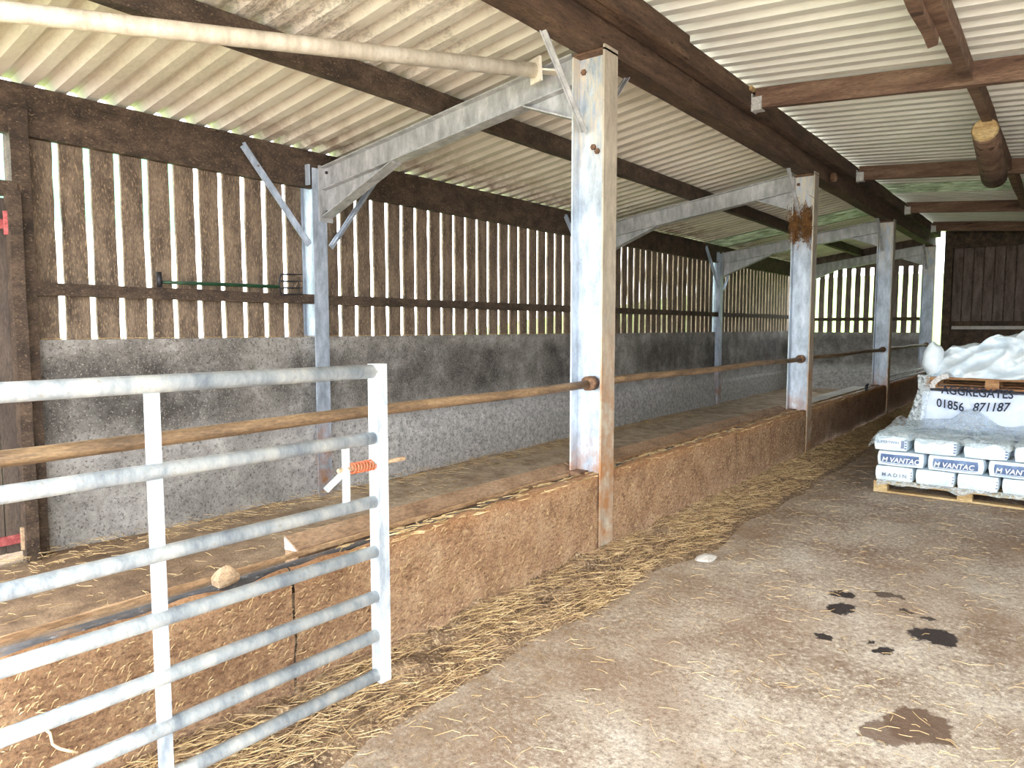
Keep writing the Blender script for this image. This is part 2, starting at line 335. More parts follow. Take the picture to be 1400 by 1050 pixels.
# ------------------------------------------------------------------ ground and floors
MB().box(-80, -6.2, -40, 120, -0.3, -0.1).build('floor_field_side', 'grass', kind='structure', label='bright green field outside the slatted wall')
MB().box(-6.2, 60, 18.9, 120, -0.3, -0.1).build('floor_field_end', 'grass', kind='structure', label='bright green field beyond the far end wall')
MB().box(-6.2, 60, -40, -3.0, -0.3, -0.02).build('floor_yard_added', 'yard', kind='structure', label='added pale concrete yard behind the camera, bounces light into the barn')  # unseen slab added to bounce daylight up under the roof
MB().box(3.8, 60, -3.0, 18.9, -0.3, -0.02).build('floor_yard_side_added', 'yard', kind='structure', label='added pale concrete yard beside the barn, bounces light inside')  # unseen side slab, likewise added for bounced light
def floor_fn(u, v):
    x = -2.44 + 6.24 * u; y = -3.0 + 21.9 * v
    return (x, y, 0.012 * noise.noise((x * 0.8, y * 0.8, 1)) + 0.004 * noise.noise((x * 5, y * 5, 3)) - 0.004)
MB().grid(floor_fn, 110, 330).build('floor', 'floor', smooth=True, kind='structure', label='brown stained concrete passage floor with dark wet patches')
def pen_fn(u, v):
    x = -6.2 + 3.62 * u; y = -3.0 + 21.9 * v
    return (x, y, 0.035 + 0.006 * max(0, y - 4) + 0.018 * noise.noise((x * 1.3, y * 1.3, 2)) + 0.008 * noise.noise((x * 6, y * 6, 5)))
MB().grid(pen_fn, 60, 260).build('floor_pen', 'penfloor', smooth=True, kind='structure', label='muck covered pen floor behind the low kerb wall')

def hill_fn(u, v):
    x = -30 + 90 * u; yy = 24 + 110 * v
    return (x, yy, -0.12 + 10.5 * (v ** 0.8) + 0.3 * noise.noise((x * 0.1, yy * 0.1, 0)) * v)
MB().grid(hill_fn, 30, 20).build('floor_hillside', 'grass', smooth=True, kind='structure', label='grassy hillside rising beyond the far end wall')

# ------------------------------------------------------------------ left (back) wall
XW = -5.55
wl = thing('wall_left', (XW - 0.1, 10, 0), kind='structure', label='slatted timber wall above dark concrete panels')
edges = [1.82] + FR
for i in range(4):
    a, b = edges[i] + (0.0 if i == 0 else 0.06), edges[i + 1] - 0.06
    MB().box(XW - 0.13, XW, a, b, -0.05, 1.515).build('concrete_panel', 'conc', wl)
    if i > 0: MB().prism([(0, 0), (0.05, 0), (0.035, 0.5), (0.0, 0.56)], lambda u, v, t: (XW + u - 0.002, t, v), a, b).build('plinth', 'conc', wl)
# slats, six ragged variants sharing mesh data
def slat_mesh(w, h, seg=10, th=0.024):
    mb = MB(); vs = []
    for i in range(seg + 1):
        z = h * i / seg; j = [R.uniform(-0.0035, 0.0035) for _ in range(2)]
        for (u, v) in ((-1, -1), (1, -1), (1, 1), (-1, 1)): vs.append((u * th / 2, v * w / 2 + (j[0] if v < 0 else j[1]), z))
    fs = [(3, 2, 1, 0), tuple(seg * 4 + k for k in range(4))]
    for i in range(seg):
        for k in range(4): fs.append((i * 4 + k, i * 4 + (k + 1) % 4, i * 4 + 4 + (k + 1) % 4, i * 4 + 4 + k))
    mb.add(vs, fs); return mb
SLATS = [slat_mesh(0.155, 1.62, th=0.024).mesh('slat', 'board', (0, 0, 0)) for _ in range(6)]
y = 1.945
while y < 18.25:
    if min(abs(y - f + 0.06) for f in FR[:3]) > 0.105: place('slat', SLATS[R.randrange(6)], (XW - 0.055 + R.uniform(-0.003, 0.003), y, 1.5), wl)
    y += 0.2025
for i in range(4):
    a, b = edges[i] + 0.0, edges[i + 1] - 0.02
    MB().beam((XW + 0.02, a, 1.86), (XW + 0.02, b, 1.86), 0.075, 0.085, jit=0.004, seg=10).build('rail', 'timber', wl)
    MB().beam((XW + 0.0, a if i else -0.9, 3.0), (XW + 0.0, b, 3.0), 0.07, 0.27, jit=0.003, seg=8).build('eaves_board', 'timber', wl)
MB().beam((XW - 0.02, -0.9, 3.165), (XW - 0.02, 18.3, 3.165), 0.1, 0.06, jit=0.004, seg=40).build('eaves_fillet', 'timber', wl)

# doorway at the near end of the back wall
MB().beam((XW, 1.80, 0.0), (XW, 1.80, 3.03), 0.13, 0.11, up=(0, 1, 0), jit=0.004, seg=10).build('trim_1', 'timber', kind='structure', label='tall timber door post at left end of slatted wall')
MB().beam((XW + 0.09, 1.735, 0.0), (XW + 0.09, 1.735, 2.48), 0.08, 0.075, up=(0, 1, 0), jit=0.003, seg=8).build('trim_2', 'timber', kind='structure', label='shorter timber door stop against the tall post')
MB().beam((XW + 0.04, 0.6, 2.5), (XW + 0.04, 1.76, 2.5), 0.12, 0.09, jit=0.003, seg=4).build('trim_3', 'timber', kind='structure', label='timber lintel over the plank door')
d1 = thing('door_1', (XW + 0.02, 1.2, 0.1), kind='structure', label='dark plank door with red strap hinges at left edge')
for k in range(7): MB().beam((XW + 0.02, 0.74 + k * 0.158, 0.1), (XW + 0.02, 0.74 + k * 0.158, 2.44), 0.152, 0.03, up=(1, 0, 0), jit=0.002, seg=4).build('plank', 'door', d1)
for z in (2.27, 0.19):
    h = MB().box(XW + 0.035, XW + 0.05, 0.9, 1.71, z - 0.03, z + 0.03).build('strap_hinge', 'red', d1)
    MB().tube([(XW + 0.08, 1.70, z - 0.07), (XW + 0.08, 1.70, z + 0.08)], 0.022, 8).build('hinge_knuckle', 'stone' if z < 1 else 'red', h)

# ------------------------------------------------------------------ far end wall
we = thing('wall_far', (-2, 18.5, 0), kind='structure', label='far end wall with slats over concrete')
MB().box(-6.0, -2.72, 18.42, 18.55, -0.05, 1.49).build('concrete_panel', 'conc', we)
FS = [slat_mesh(0.118, 1.95, th=0.018).mesh('slat', 'farboard', (0, 0, 0)) for _ in range(3)]
for k in range(15):
    o = place('slat', FS[k % 3], (-5.66 + k * 0.2, 18.5, 1.48), we); o.rotation_euler = (0, 0, math.pi / 2)
MB().beam((-5.6, 18.44, 1.80), (-2.7, 18.44, 1.80), 0.07, 0.075, jit=0.003, seg=6).build('rail', 'timber', we)
MB().box(-5.9, -2.5, 18.53, 18.56, 3.0, 3.7).build('gable_board', 'farboard', we)
MB().beam((-2.22, 18.45, 0), (-2.22, 18.45, 3.7), 0.16, 0.16, up=(0, 1, 0)).build('end_post', 'timber', we)
FB = [slat_mesh(0.165, 1.66, th=0.03).mesh('board', 'farboard', (0, 0, 0)) for _ in range(3)]
for k in range(31):
    o = place('board', FB[k % 3], (-2.04 + k * 0.19, 18.47, 1.74), we); o.rotation_euler = (0, 0, math.pi / 2)
MB().box(-2.3, 3.8, 18.5, 18.56, 1.6, 3.75).build('backing_board', 'timber', we)
MB().box(-2.14, 3.8, 18.42, 18.56, -0.05, 1.74).build('lower_panel', 'timber', we)
MB().beam((-2.1, 18.38, 1.6), (3.8, 18.38, 1.6), 0.06, 0.07).build('rail', 'paleboard', we)
MB().box(-2.3, 3.8, 18.36, 18.42, 3.32, 3.62).build('header', 'timber', we)

MB().box(3.8, 3.95, 3.2, 18.6, -0.05, 3.3).build('wall_right_added', 'conc', kind='structure', label='added concrete side wall, outside the view, holds back light from the right')  # added out of view to cut side light and keep the far end dim

# ------------------------------------------------------------------ roof sheets
PROF = [(0.0, 0), (0.08, 0), (0.108, 0.058), (0.172, 0.058), (0.2, 0)]
def sheet(xa, xb, zf, mat, rev=False):
    pts = []
    for k in range(5):
        for u, v in PROF[:-1]: pts.append((k * 0.2 + u, v))
    pts += [(1.0, 0), (1.07, 0)]
    pts += [(u, v + 0.004) for u, v in reversed(pts)]
    mb = MB(); n = len(pts); half = n // 2; vs = []
    for x in (xa, (xa + xb) / 2, xb):
        for u, v in pts: vs.append((x, u, zf(x) + v))
    fs = [(i * n + k, i * n + (k + 1) % n, (i + 1) * n + (k + 1) % n, (i + 1) * n + k) for i in range(2) for k in range(n)]
    mb.add(vs, fs); return mb.mesh('roof_sheet', mat, (0, 0, 0))
cl = thing('ceiling_left', (0, 0, 0), kind='structure', label='corrugated cream roof sheets over the pen')
cr = thing('ceiling_right', (0, 0, 0), kind='structure', label='corrugated pale roof sheets over the passage')
SL, SR = sheet(-5.67, -2.49, roofL, 'sheetL'), sheet(-2.49, 3.9, roofR, 'sheetR')
SLg, SRg = sheet(-5.67, -2.49, roofL, 'grp'), sheet(-2.49, 3.9, roofR, 'grp')
for k in range(20):
    yy = -0.95 + k
    place('roof_sheet', SLg if k in (14, 16) else SL, (0, yy, 0.0045 * (k % 2)), cl)
    place('roof_sheet', SRg if k in (13, 15) else SR, (0, yy, 0.0045 * (k % 2)), cr)

# ------------------------------------------------------------------ timber purlin, ridge beam, right roof timbers
ptop = lambda x: roofL(x) - 0.002
for i, (a, b) in enumerate(((-0.9, FR[0]), (FR[0], FR[1]), (FR[1], FR[2]), (FR[2], 18.4))):
    lab = ['nearest', 'second', 'third', 'farthest'][i]
    MB().beam((-4.0, a + 0.003, ptop(-4) - 0.092), (-4.0, b - 0.003, ptop(-4) - 0.092), 0.085, 0.165, jit=0.004, seg=10).build(
        'roof_purlin', 'timber', label=f'dark timber purlin under the pen roof, {lab} bay', cat='purlin', group='purlins under the pen roof')
MB().beam((-2.58, -0.9, 3.505), (-2.58, 18.4, 3.505), 0.16, 0.21, jit=0.004, seg=40).build('ridge_beam', 'beam', label='long lower timber beam resting on the row of steel posts', cat='beam')
MB().beam((-2.43, -0.9, 3.665), (-2.43, 18.4, 3.665), 0.09, 0.165, jit=0.004, seg=40).build('ledger_beam', 'beam', label='upper timber beam that carries the hung roof joists', cat='beam')
MB().beam((-2.352, -0.9, 3.66), (-2.352, 5.12, 3.66), 0.045, 0.17, jit=0.003, seg=10).build('packing_plank', 'beam', label='short plank nailed to near end of upper beam', cat='plank')
RJ = [6.62, 10.6, 14.1, 17.0]
for i, yy in enumerate(RJ):
    j = thing('roof_joist', (-2.36, yy, 3.5), f'timber joist under passage roof with white hanger, {WORDS[i]} from camera', 'joist', 'joists under the passage roof')
    MB().beam((-2.36, yy, roofR(-2.36) - 0.092), (3.8, yy, roofR(3.8) - 0.092), 0.075, 0.175, jit=0.004, seg=16).build('joist_timber', 'rafter', j)
    x0 = -2.385
    MB().box(x0, x0 + 0.008, yy - 0.06, yy + 0.06, 3.545, 3.70).box(x0, x0 + 0.09, yy - 0.048, yy - 0.042, 3.56, 3.67).box(x0, x0 + 0.09, yy - 0.048, yy + 0.048, 3.553, 3.561).build('joist_hanger', 'bracket', j)
seg = [(-0.9, RJ[0]), (RJ[0], RJ[1]), (RJ[1], RJ[2]), (RJ[2], RJ[3]), (RJ[3], 18.36)]
names = ['nearest, before the first joist', 'between first and second joists', 'between second and third joists', 'between third and fourth joists', 'last before far end wall']
for i, (a, b) in enumerate(seg):
    xx = -0.73 + 0.02 * i
    MB().beam((xx, a + 0.042, roofR(xx) - 0.08), (xx, b - 0.042, roofR(xx) - 0.08), 0.075, 0.15, jit=0.005, seg=8).build(
        'roof_nogging', 'rafter', label=f'timber nogging under passage roof, {names[i]}', cat='timber', group='noggings under the passage roof')
MB().beam((-0.80, 4.55, 3.47), (-0.80, 5.45, 3.47), 0.06, 0.12, jit=0.006, seg=4).build('offcut_block', 'rafter', label='short timber offcut nailed to nearest nogging', cat='timber')
lg = thing('hanging_log', (-0.73, 8.6, 3.1), 'round wooden log with pale cut end slung below joists', 'log')
MB().tube([(-0.72, 7.94, 3.40), (-0.73, 8.4, 3.345), (-0.74, 8.9, 3.285), (-0.75, 9.45, 3.225)], [0.108, 0.112, 0.118, 0.122], 16).build('trunk', 'rafter', lg, True)
MB().tube([(-0.7195, 7.915, 3.403), (-0.72, 7.941, 3.40)], [0.098, 0.109], 16).build('cut_end', 'palepallet', lg)
MB().tube([(-0.74, 8.3, 3.357 + .118), (-0.74, 8.3, 3.60)], 0.008, 6).build('hanger_wire', 'rust', lg)
MB().box(-2.42, -2.36, 6.50, 6.60, 3.72, 3.752).build('bird_nest_remains', 'straw', label='scrap of straw caught above the nearest joist hanger', cat='straw')

# ------------------------------------------------------------------ steel posts
def back_post(i, yy):
    t = thing('steel_post', (-5.565, yy, 0), f'galvanised steel post on the slatted wall, {WORDS[i]} of the wall posts', 'post', 'steel posts along the slatted wall')
    MB().ibeam((-5.565, yy, 0), (-5.565, yy, 3.03), (1, 0, 0), 0.25, 0.15).build('post_section', 'galv_back', t)
    MB().box(-5.66, -5.46, yy - 0.10, yy - 0.085, 2.88, 3.06).build('eaves_plate', 'galv_back', t)
    for s in (-1, 1):
        MB().beam((-5.47, yy + s * 0.74, 3.10), (-5.45, yy + s * 0.12, 2.34), 0.008, 0.055, up=(0, 0, 1)).beam((-5.455, yy + s * 0.74, 3.10 + 0.02), (-5.435, yy + s * 0.12, 2.36), 0.04, 0.007, up=(0, 0, 1)).build('wind_brace', 'galv_back', t)
    if i == 0: bolts(t, [(-5.63, yy - 0.10, 3.0), (-5.63, yy - 0.10, 2.93), (-5.45, yy - 0.60, 2.96), (-5.44, yy - 0.12, 2.38)], (0, -1, 0))
def front_post(i, yy):
    t = thing('steel_post', (-2.58, yy, 0), f'galvanised steel post standing in the kerb wall, {WORDS[i]} from camera', 'post', 'steel posts in the kerb wall')
    MB().box(-2.700, -2.468, yy - 0.005, yy + 0.005, 0, 3.40).build('web', 'galv', t)
    MB().box(-2.705, -2.693, yy - 0.085, yy + 0.085, 0, 3.40).build('flange', 'galv', t)
    MB().box(-2.468, -2.455, yy - 0.085, yy + 0.085, 0, 3.42).build('flange', 'flange', t)
    MB().box(-2.705, -2.455, yy - 0.085, yy + 0.085, 3.385, 3.398).build('cap_plate', 'rust', t)
    for s in (-1, 1):
        MB().beam((-2.62, yy + s * 0.54, 3.42), (-2.62, yy + s * 0.05, 2.9), 0.03, 0.008, up=(0, 0, 1)).beam((-2.64, yy + s * 0.54, 3.42), (-2.64, yy + s * 0.05, 2.9), 0.008, 0.03, up=(0, 0, 1)).build('knee_brace', 'galv_beam', t)
    if i < 2: bolts(t, [(-2.66, yy - 0.006, 3.3), (-2.58, yy - 0.006, 2.80), (-2.55, yy - 0.006, 2.77)], (0, -1, 0), r=0.02)
    MB().tube([(-2.56, yy - 0.10, 1.225), (-2.56, yy - 0.02, 1.225)], 0.05, 10).build('rail_socket', 'rust', t, True)
    MB().tube([(-2.56, yy + 0.02, 1.225), (-2.56, yy + 0.10, 1.225)], 0.048, 10).build('rail_socket', 'rust', t, True)
    MB().box(-2.72, -2.60, yy - 0.11, yy - 0.01, 0.585, 0.615).build('foot_bracket', 'rust', t)
def rafter(i, yy):
    t = thing('steel_rafter', (-4.1, yy, 2.9), f'galvanised steel rafter over the pen, {WORDS[i]} from camera', 'rafter', 'steel rafters over the pen')
    xa, xb = -5.43, -2.715; za, zb = 2.945, 3.325; up = (-0.139, 0, 0.99)
    MB().ibeam((xa, yy, za), (xb, yy, zb), up, 0.205, 0.12).build('rafter_section', 'galv_beam', t)
    s = (zb - za) / (xb - xa); bot = lambda x: za + s * (x - xa) - 0.105
    # haunch at the wall post and knee plate at the passage post
    MB().prism([(xa, 2.60), (xa + 0.02, 2.60), (-4.5, bot(-4.5)), (xa, bot(xa))], lambda u, v, tt: (u, tt, v), yy - 0.005, yy + 0.005).build('haunch_web', 'galv_beam', t)
    MB().beam((xa, yy, 2.60), (-4.5, yy, bot(-4.5) - 0.002), 0.12, 0.011).build('haunch_flange', 'galv_beam', t)
    MB().prism([(xb, 3.0), (xb, bot(xb)), (-3.14, bot(-3.14))], lambda u, v, tt: (u, tt, v), yy - 0.005, yy + 0.005).build('knee_web', 'galv_beam', t)
    MB().beam((xb, yy, 3.0), (-3.14, yy, bot(-3.14)), 0.12, 0.011).build('knee_flange', 'galv_beam', t)
    MB().box(xa - 0.010, xa + 0.002, yy - 0.075, yy + 0.075, 2.56, 3.06).build('end_plate', 'galv_beam', t)
    if i == 0: bolts(t, [(xa + 0.03, yy - 0.005, 2.65), (xa + 0.03, yy - 0.005, 3.0)], (0, -1, 0), 'black')
for i, yy in enumerate(FR):
    if i < 3: back_post(i, yy - 0.06)
    front_post(i, yy); rafter(i, yy)
tb = thing('roof_brace_tube', (-4.3, 1.7, 3.1), 'whitened steel brace tube crossing under the pen roof', 'tube')
A, B = Vector((-2.97, 4.07, 3.345)), Vector((-4.146, 1.306, 3.12)); C = A + (B - A) * 1.75
MB().tube([A, C], 0.049, 16).build('tube', 'tube_white', tb, True)
dd = (A - C).normalized()
MB().beam(A - dd * 0.01, A + dd * 0.01, 0.13, 0.16).build('end_plate', 'tube_white', tb)
MB().beam(A, A + Vector((0.12, 0.10, -0.01)), 0.09, 0.012).build('fixing_tab', 'tube_white', tb)

# ------------------------------------------------------------------ kerb wall
kw = thing('wall_kerb', (-2.58, 8, 0), kind='structure', label='low muck splashed kerb wall between pen and passage')
kj = [-1.2, 1.715, FR[0] - 0.004, 6.675, FR[1] - 0.004, 11.3, FR[2] - 0.004, 16.0, 18.35]
for a, b in zip(kj[:-1], kj[1:]):
    def fn(u, v, a=a, b=b):
        yy = a + 0.006 + (b - a - 0.012) * u
        k2 = 0.055 * max(0.0, min(1.0, (yy - 2.0) / 1.5)); prof = [(-2.475, 0.0), (-2.472, 0.3), (-2.474, 0.52), (-2.478, 0.585), (-2.488, 0.608), (-2.505 - k2, 0.606), (-2.512 - k2, 0.56), (-2.60, 0.53)]
        k = v * (len(prof) - 1); i = min(int(k), len(prof) - 2); f = k - i
        x = prof[i][0] * (1 - f) + prof[i + 1][0] * f; z = prof[i][1] * (1 - f) + prof[i + 1][1] * f
        e = 0.014 * noise.noise((yy * 4, z * 6, 3.3)) + 0.008 * noise.noise((yy * 15, z * 15, 8.3))
        return (x + (e - 0.006 if v < 0.75 else 0), yy, z + (0.02 * noise.noise((yy * 5, x * 20, 1.0)) if v > 0.55 and v < 0.8 else 0))
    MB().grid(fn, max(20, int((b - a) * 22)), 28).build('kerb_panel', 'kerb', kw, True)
    MB().box(-2.705, -2.60, a, b, 0.0, 0.555).build('kerb_core', 'rubber', kw)
MB().box(-2.60, -2.50, -1.2, 18.3, 0.0, 0.5).build('kerb_footing', 'muck', kw)
for i, (a, b) in enumerate(zip([-1.2] + FR[:-1], FR)):
    MB().tube([(-2.605, a + 0.1, 0.518), (-2.605, b - 0.1, 0.518)], 0.075, 16).build('top_pipe', 'rubber', kw, True)
    MB().beam((-2.70, a + 0.09, 0.587), (-2.70, b - 0.09, 0.587), 0.01, 0.022, jit=0.003, seg=24).build('lip', 'lip', kw)
for i, (a, b) in enumerate(((1.90, FR[0]), (FR[0] + 0.01, FR[1]))):
    fl = thing('feed_ledge', (-2.76, (a + b) / 2, 0.5), ['narrow brown ledge with white end inside nearest kerb', 'narrow brown ledge inside kerb between first and second posts'][i], 'ledge', 'ledges inside the kerb')
    MB().prism([(-2.712, 0.50), (-2.712, 0.60), (-2.81, 0.645), (-2.81, 0.50)], lambda u, v, t: (u, t, v), a + 0.004, b - 0.01).build('ledge_top', 'ledge', fl)
    MB().box(-2.81, -2.712, a + 0.004, b - 0.01, 0.0, 0.5).build('ledge_base', 'ledge', fl)
    if i == 0: MB().prism([(-2.714, 0.592), (-2.806, 0.642), (-2.806, 0.585)], lambda u, v, t: (u, t, v), a - 0.002, a + 0.0035).build('end_piece', 'paleboard', fl)

# ------------------------------------------------------------------ pipe rails above the kerb
for i, (a, b) in enumerate(zip([-1.6] + FR[:-1], FR)):
    pts = [(-2.56, a + 0.03 + (b - a - 0.06) * k / 12, 1.225 + (0.006 * math.sin(k)) - (0.02 * math.sin(math.pi * k / 12) if i == 0 else 0.0)) for k in range(13)]
    lab = ['rusty pipe rail behind the gate, nearest bay', 'rusty pipe rail between the first and second kerb posts', 'rusty pipe rail between the second and third kerb posts', 'rusty pipe rail of the farthest bay'][i]
    MB().tube(pts, 0.027, 10).build('pipe_rail', 'rail', smooth=True, label=lab, cat='rail', group='pipe rails above the kerb')

for k, z in enumerate((0.73, 0.645)):
    MB().tube([(-2.53, FR[2] + 0.1, z), (-2.53, FR[3] - 0.1, z)], 0.016, 8).build('thin_rail', 'galv_beam', smooth=True,
        label=['upper pale thin rail just above kerb of farthest bay', 'lower pale thin rail just above kerb of farthest bay'][k], cat='rail', group='thin rails of the farthest bay')

# ------------------------------------------------------------------ field gate
GX = -2.1
g = thing('field_gate', (GX, 0.3, 0.2), 'bright galvanised seven bar metal field gate in the left foreground', 'gate')
gz = [1.434, 1.177, 0.929, 0.732, 0.553, 0.396, 0.235]
y1 = 1.85; y0 = -1.4
for k, z in enumerate(gz):
    r = 0.027 if k == 0 else 0.024
    MB().tube([(GX, y0, z + 0.012), (GX, y1 - 0.02, z)], r, 14).build('bar', 'gate', g, True)
MB().box(GX - 0.026, GX + 0.026, y1 - 0.026, y1 + 0.026, 0.205, 1.462).build('end_stile', 'gate', g)
MB().box(GX - 0.026, GX + 0.026, y0 - 0.026, y0 + 0.026, 0.205, 1.475).build('hinge_stile', 'gate', g)
for yy in (0.99, -0.2): MB().box(GX - 0.006, GX + 0.006, yy - 0.021, yy + 0.021, 0.235, 1.434).build('upright_strap', 'gate', g)
la = MB().box(GX - 0.004, GX + 0.004, 1.675, 1.706, 0.929, 1.177).build('latch_plate', 'gate', g)
zl = 1.075
MB().tube([(GX, 1.655, zl), (GX, 1.985, zl)], 0.009, 8).build('latch_bolt', 'stone', la)
pts = [(GX + 0.019 * math.cos(t * 0.6), 1.708 + 0.112 * t / 84, zl + 0.019 * math.sin(t * 0.6)) for t in range(85)]
MB().tube(pts, 0.0038, 6).build('spring', 'spring', la, True)
MB().beam((GX + 0.012, 1.69, zl + 0.005), (GX - 0.03, 1.62, zl - 0.07), 0.024, 0.008, up=(1, 0, 0)).build('latch_handle', 'gate', la)

# ------------------------------------------------------------------ pitchfork on the rail
pf = thing('pitchfork', (-5.45, 3.3, 1.905), 'green shafted garden fork with black handle lying on wall rail', 'fork')
fx = -5.475; fz = 1.945
MB().tube([(fx, 2.695, fz), (fx, 3.0, fz + 0.004), (fx, 3.68, fz + 0.01), (fx, 3.72, fz + 0.01)], [0.012, 0.015, 0.017, 0.012], 10).build('shaft', 'fork_green', pf, True)
MB().tube([(fx, 2.675, fz - 0.04), (fx, 2.672, fz + 0.075)], 0.02, 10).build('grip', 'black', pf, True)
hd = MB().tube([(fx, 3.74, fz + 0.12), (fx, 3.722, fz + 0.08), (fx, 3.715, fz + 0.03), (fx, 3.722, fz - 0.02), (fx, 3.74, fz - 0.055)], 0.008, 8).build('fork_head', 'black', pf, True)
for z in (0.12, 0.06, 0.002, -0.055): MB().tube([(fx, 3.735, fz + z), (fx, 3.85, fz + z + 0.004), (fx, 3.955, fz + z + 0.01)], [0.009, 0.008, 0.004], 6).build('tine', 'black', pf, True)

# ------------------------------------------------------------------ pallets, bags and sheeting
def pallet(label, x0, x1, y0, y1, z0, mat, blockh=0.07):
    t = thing('pallet', ((x0 + x1) / 2, (y0 + y1) / 2, z0), label, 'pallet')
    b = 0.018
    for yy in (y0, (y0 + y1) / 2 - 0.05, y1 - 0.1): MB().box(x0, x1, yy, yy + 0.1, z0, z0 + b).build('bottom_board', mat, t)
    for xx in (x0, (x0 + x1) / 2 - 0.06, x1 - 0.12):
        for yy in (y0, (y0 + y1) / 2 - 0.05, y1 - 0.1): MB().box(xx, xx + 0.12, yy + 0.002, yy + 0.1, z0 + b, z0 + b + blockh - b).build('block', mat, t)
        MB().box(xx, xx + 0.12, y0, y1, z0 + blockh, z0 + blockh + b).build('stringer_board', mat, t)
    n = 7; w = (y1 - y0) / (n + (n - 1) * 0.25)
    for k in range(n): MB().box(x0, x1, y0 + k * w * 1.25, y0 + k * w * 1.25 + w, z0 + blockh + b, z0 + blockh + 2 * b).build('top_board', mat, t)
    return t
pallet('pale timber pallet on the floor under the white bags', -1.47, 0.05, 7.66, 8.62, 0.0, 'palepallet')
def pillow_pt(p, c, h, k, seed, amp):
    q = Vector(p); r = q.length; m = max(abs(q.x), abs(q.y), abs(q.z)); rr = q * (m / r) * 1.0
    w = q.lerp(rr, k); v = Vector((c[0] + w.x * h[0], c[1] + w.y * h[1], c[2] + w.z * h[2]))
    nn = noise.noise_vector((v.x * 7 + seed, v.y * 7, v.z * 9)) * amp + noise.noise_vector((v.x * 19, v.y * 19 + seed, v.z * 25)) * amp * 0.4
    return v + Vector((nn.x * 0.5, nn.y, nn.z * 0.4))
def pillow(mb, c, h, k=0.32, n=8, seed=0.0, amp=0.008, faces=None):
    for ax, sg in ((0, 1), (0, -1), (1, 1), (1, -1), (2, 1), (2, -1)):
        def fn(u, v):
            a, b = 2 * u - 1, 2 * v - 1
            p = [0, 0, 0]; p[ax] = sg; p[(ax + 1) % 3] = a * (1 if sg > 0 else -1); p[(ax + 2) % 3] = b
            return pillow_pt(p, c, h, k, seed, amp)
        mb.grid(fn, n, n)
    return mb
def front_patch(c, h, k, seed, amp, a0, a1, b0, b1, off=0.004, nx=10, nz=4):
    def fn(u, v):
        p = (a0 + (a1 - a0) * u, -1, b0 + (b1 - b0) * v); q = pillow_pt(p, c, h, k, seed, amp); return q + Vector((0, -off, 0))
    return MB().grid(fn, nx, nz)
BZ = 0.112; LH = 0.148
rows = [  # layer, spans along x
    [(-1.475, -1.13), (-1.125, -0.79), (-0.785, -0.45), (-0.445, -0.02)],
    [(-1.465, -1.04), (-1.035, -0.56), (-0.555, -0.08)],
    [(-1.49, -1.19), (-1.15, -0.78), (-0.745, -0.39), (-0.365, 0.0)]]
desc = {(0, 0): 'bottom layer white bag at left corner, lettered MADIN', (0, 1): 'second white bag from left in the bottom layer', (0, 2): 'third white bag from left in the bottom layer', (0, 3): 'white bag at right frame edge in the bottom layer',
        (1, 0): 'middle layer white bag with blue label at left corner', (1, 1): 'middle layer white bag with blue label at centre', (1, 2): 'middle layer white bag with blue label at right edge',
        (2, 0): 'top layer white bag with small grey print at left corner', (2, 1): 'top layer plain white bag second from left', (2, 2): 'top layer white bag with curved mark, third from left', (2, 3): 'top layer white bag at right frame edge'}
for L, row in enumerate(rows):
    for d in range(2):
        for k, (xa, xb) in enumerate(row):
            c = ((xa + xb) / 2, 7.905 + d * 0.48, BZ + LH * (L + 0.5)); h = ((xb - xa) / 2 + 0.004, 0.237, LH / 2 + 0.002); sd = L * 3.1 + k * 1.7 + d * 9
            lab = desc[(L, k)] if d == 0 else f'back row white bag under polythene, {["leftmost", "second from left", "third from left", "rightmost"][k]}'
            if d == 1 and L < 2: continue
            b = pillow(MB(), c, h, 0.3, 8, sd, 0.009).build('bag', 'bagwhite', smooth=True, label=lab, cat='bag', group='white bags on the front pallet' if d == 0 else 'back row of bags under polythene')
            if d: continue
            P = lambda a0, a1, b0, b1, name, mat, off=0.004: front_patch(c, h, 0.3, sd, 0.009, a0, a1, b0, b1, off).build(name, mat, b)
            fy = 7.905 - 0.25
            if L == 1:
                P(-0.86 if k == 0 else -0.8, 0.8, -0.55, 0.62, 'printed_label', 'blue_print'); P(-0.8, 0.74, -0.72, -0.64, 'printed_stripe', 'grey_print')
                words('M VANTAC', 0.066, 'white_print', b, (c[0] - 0.7 * h[0], fy - 0.018, c[2] - 0.026), sx=0.95, shear=0.2)
            elif L == 0:
                if k == 0: words('M A D I N', 0.05, 'grey_print', b, (c[0] - 0.55 * h[0], fy - 0.018, c[2] - 0.02))
                for q in range(3): P(0.88, 0.98, -0.5 + q * 0.4, -0.3 + q * 0.4, 'printed_bar', 'grey_print')
            else:
                for q in range(4): P(0.86, 0.99, -0.7 + q * 0.38, -0.48 + q * 0.38, 'printed_bar', 'blue_print')
                if k == 0: P(0.62, 0.84, -0.6, 0.5, 'printed_panel', 'grey_print'); words('SUPERTWIN', 0.036, 'grey_print', b, (c[0] - 0.75 * h[0], fy - 0.018, c[2] + 0.005))
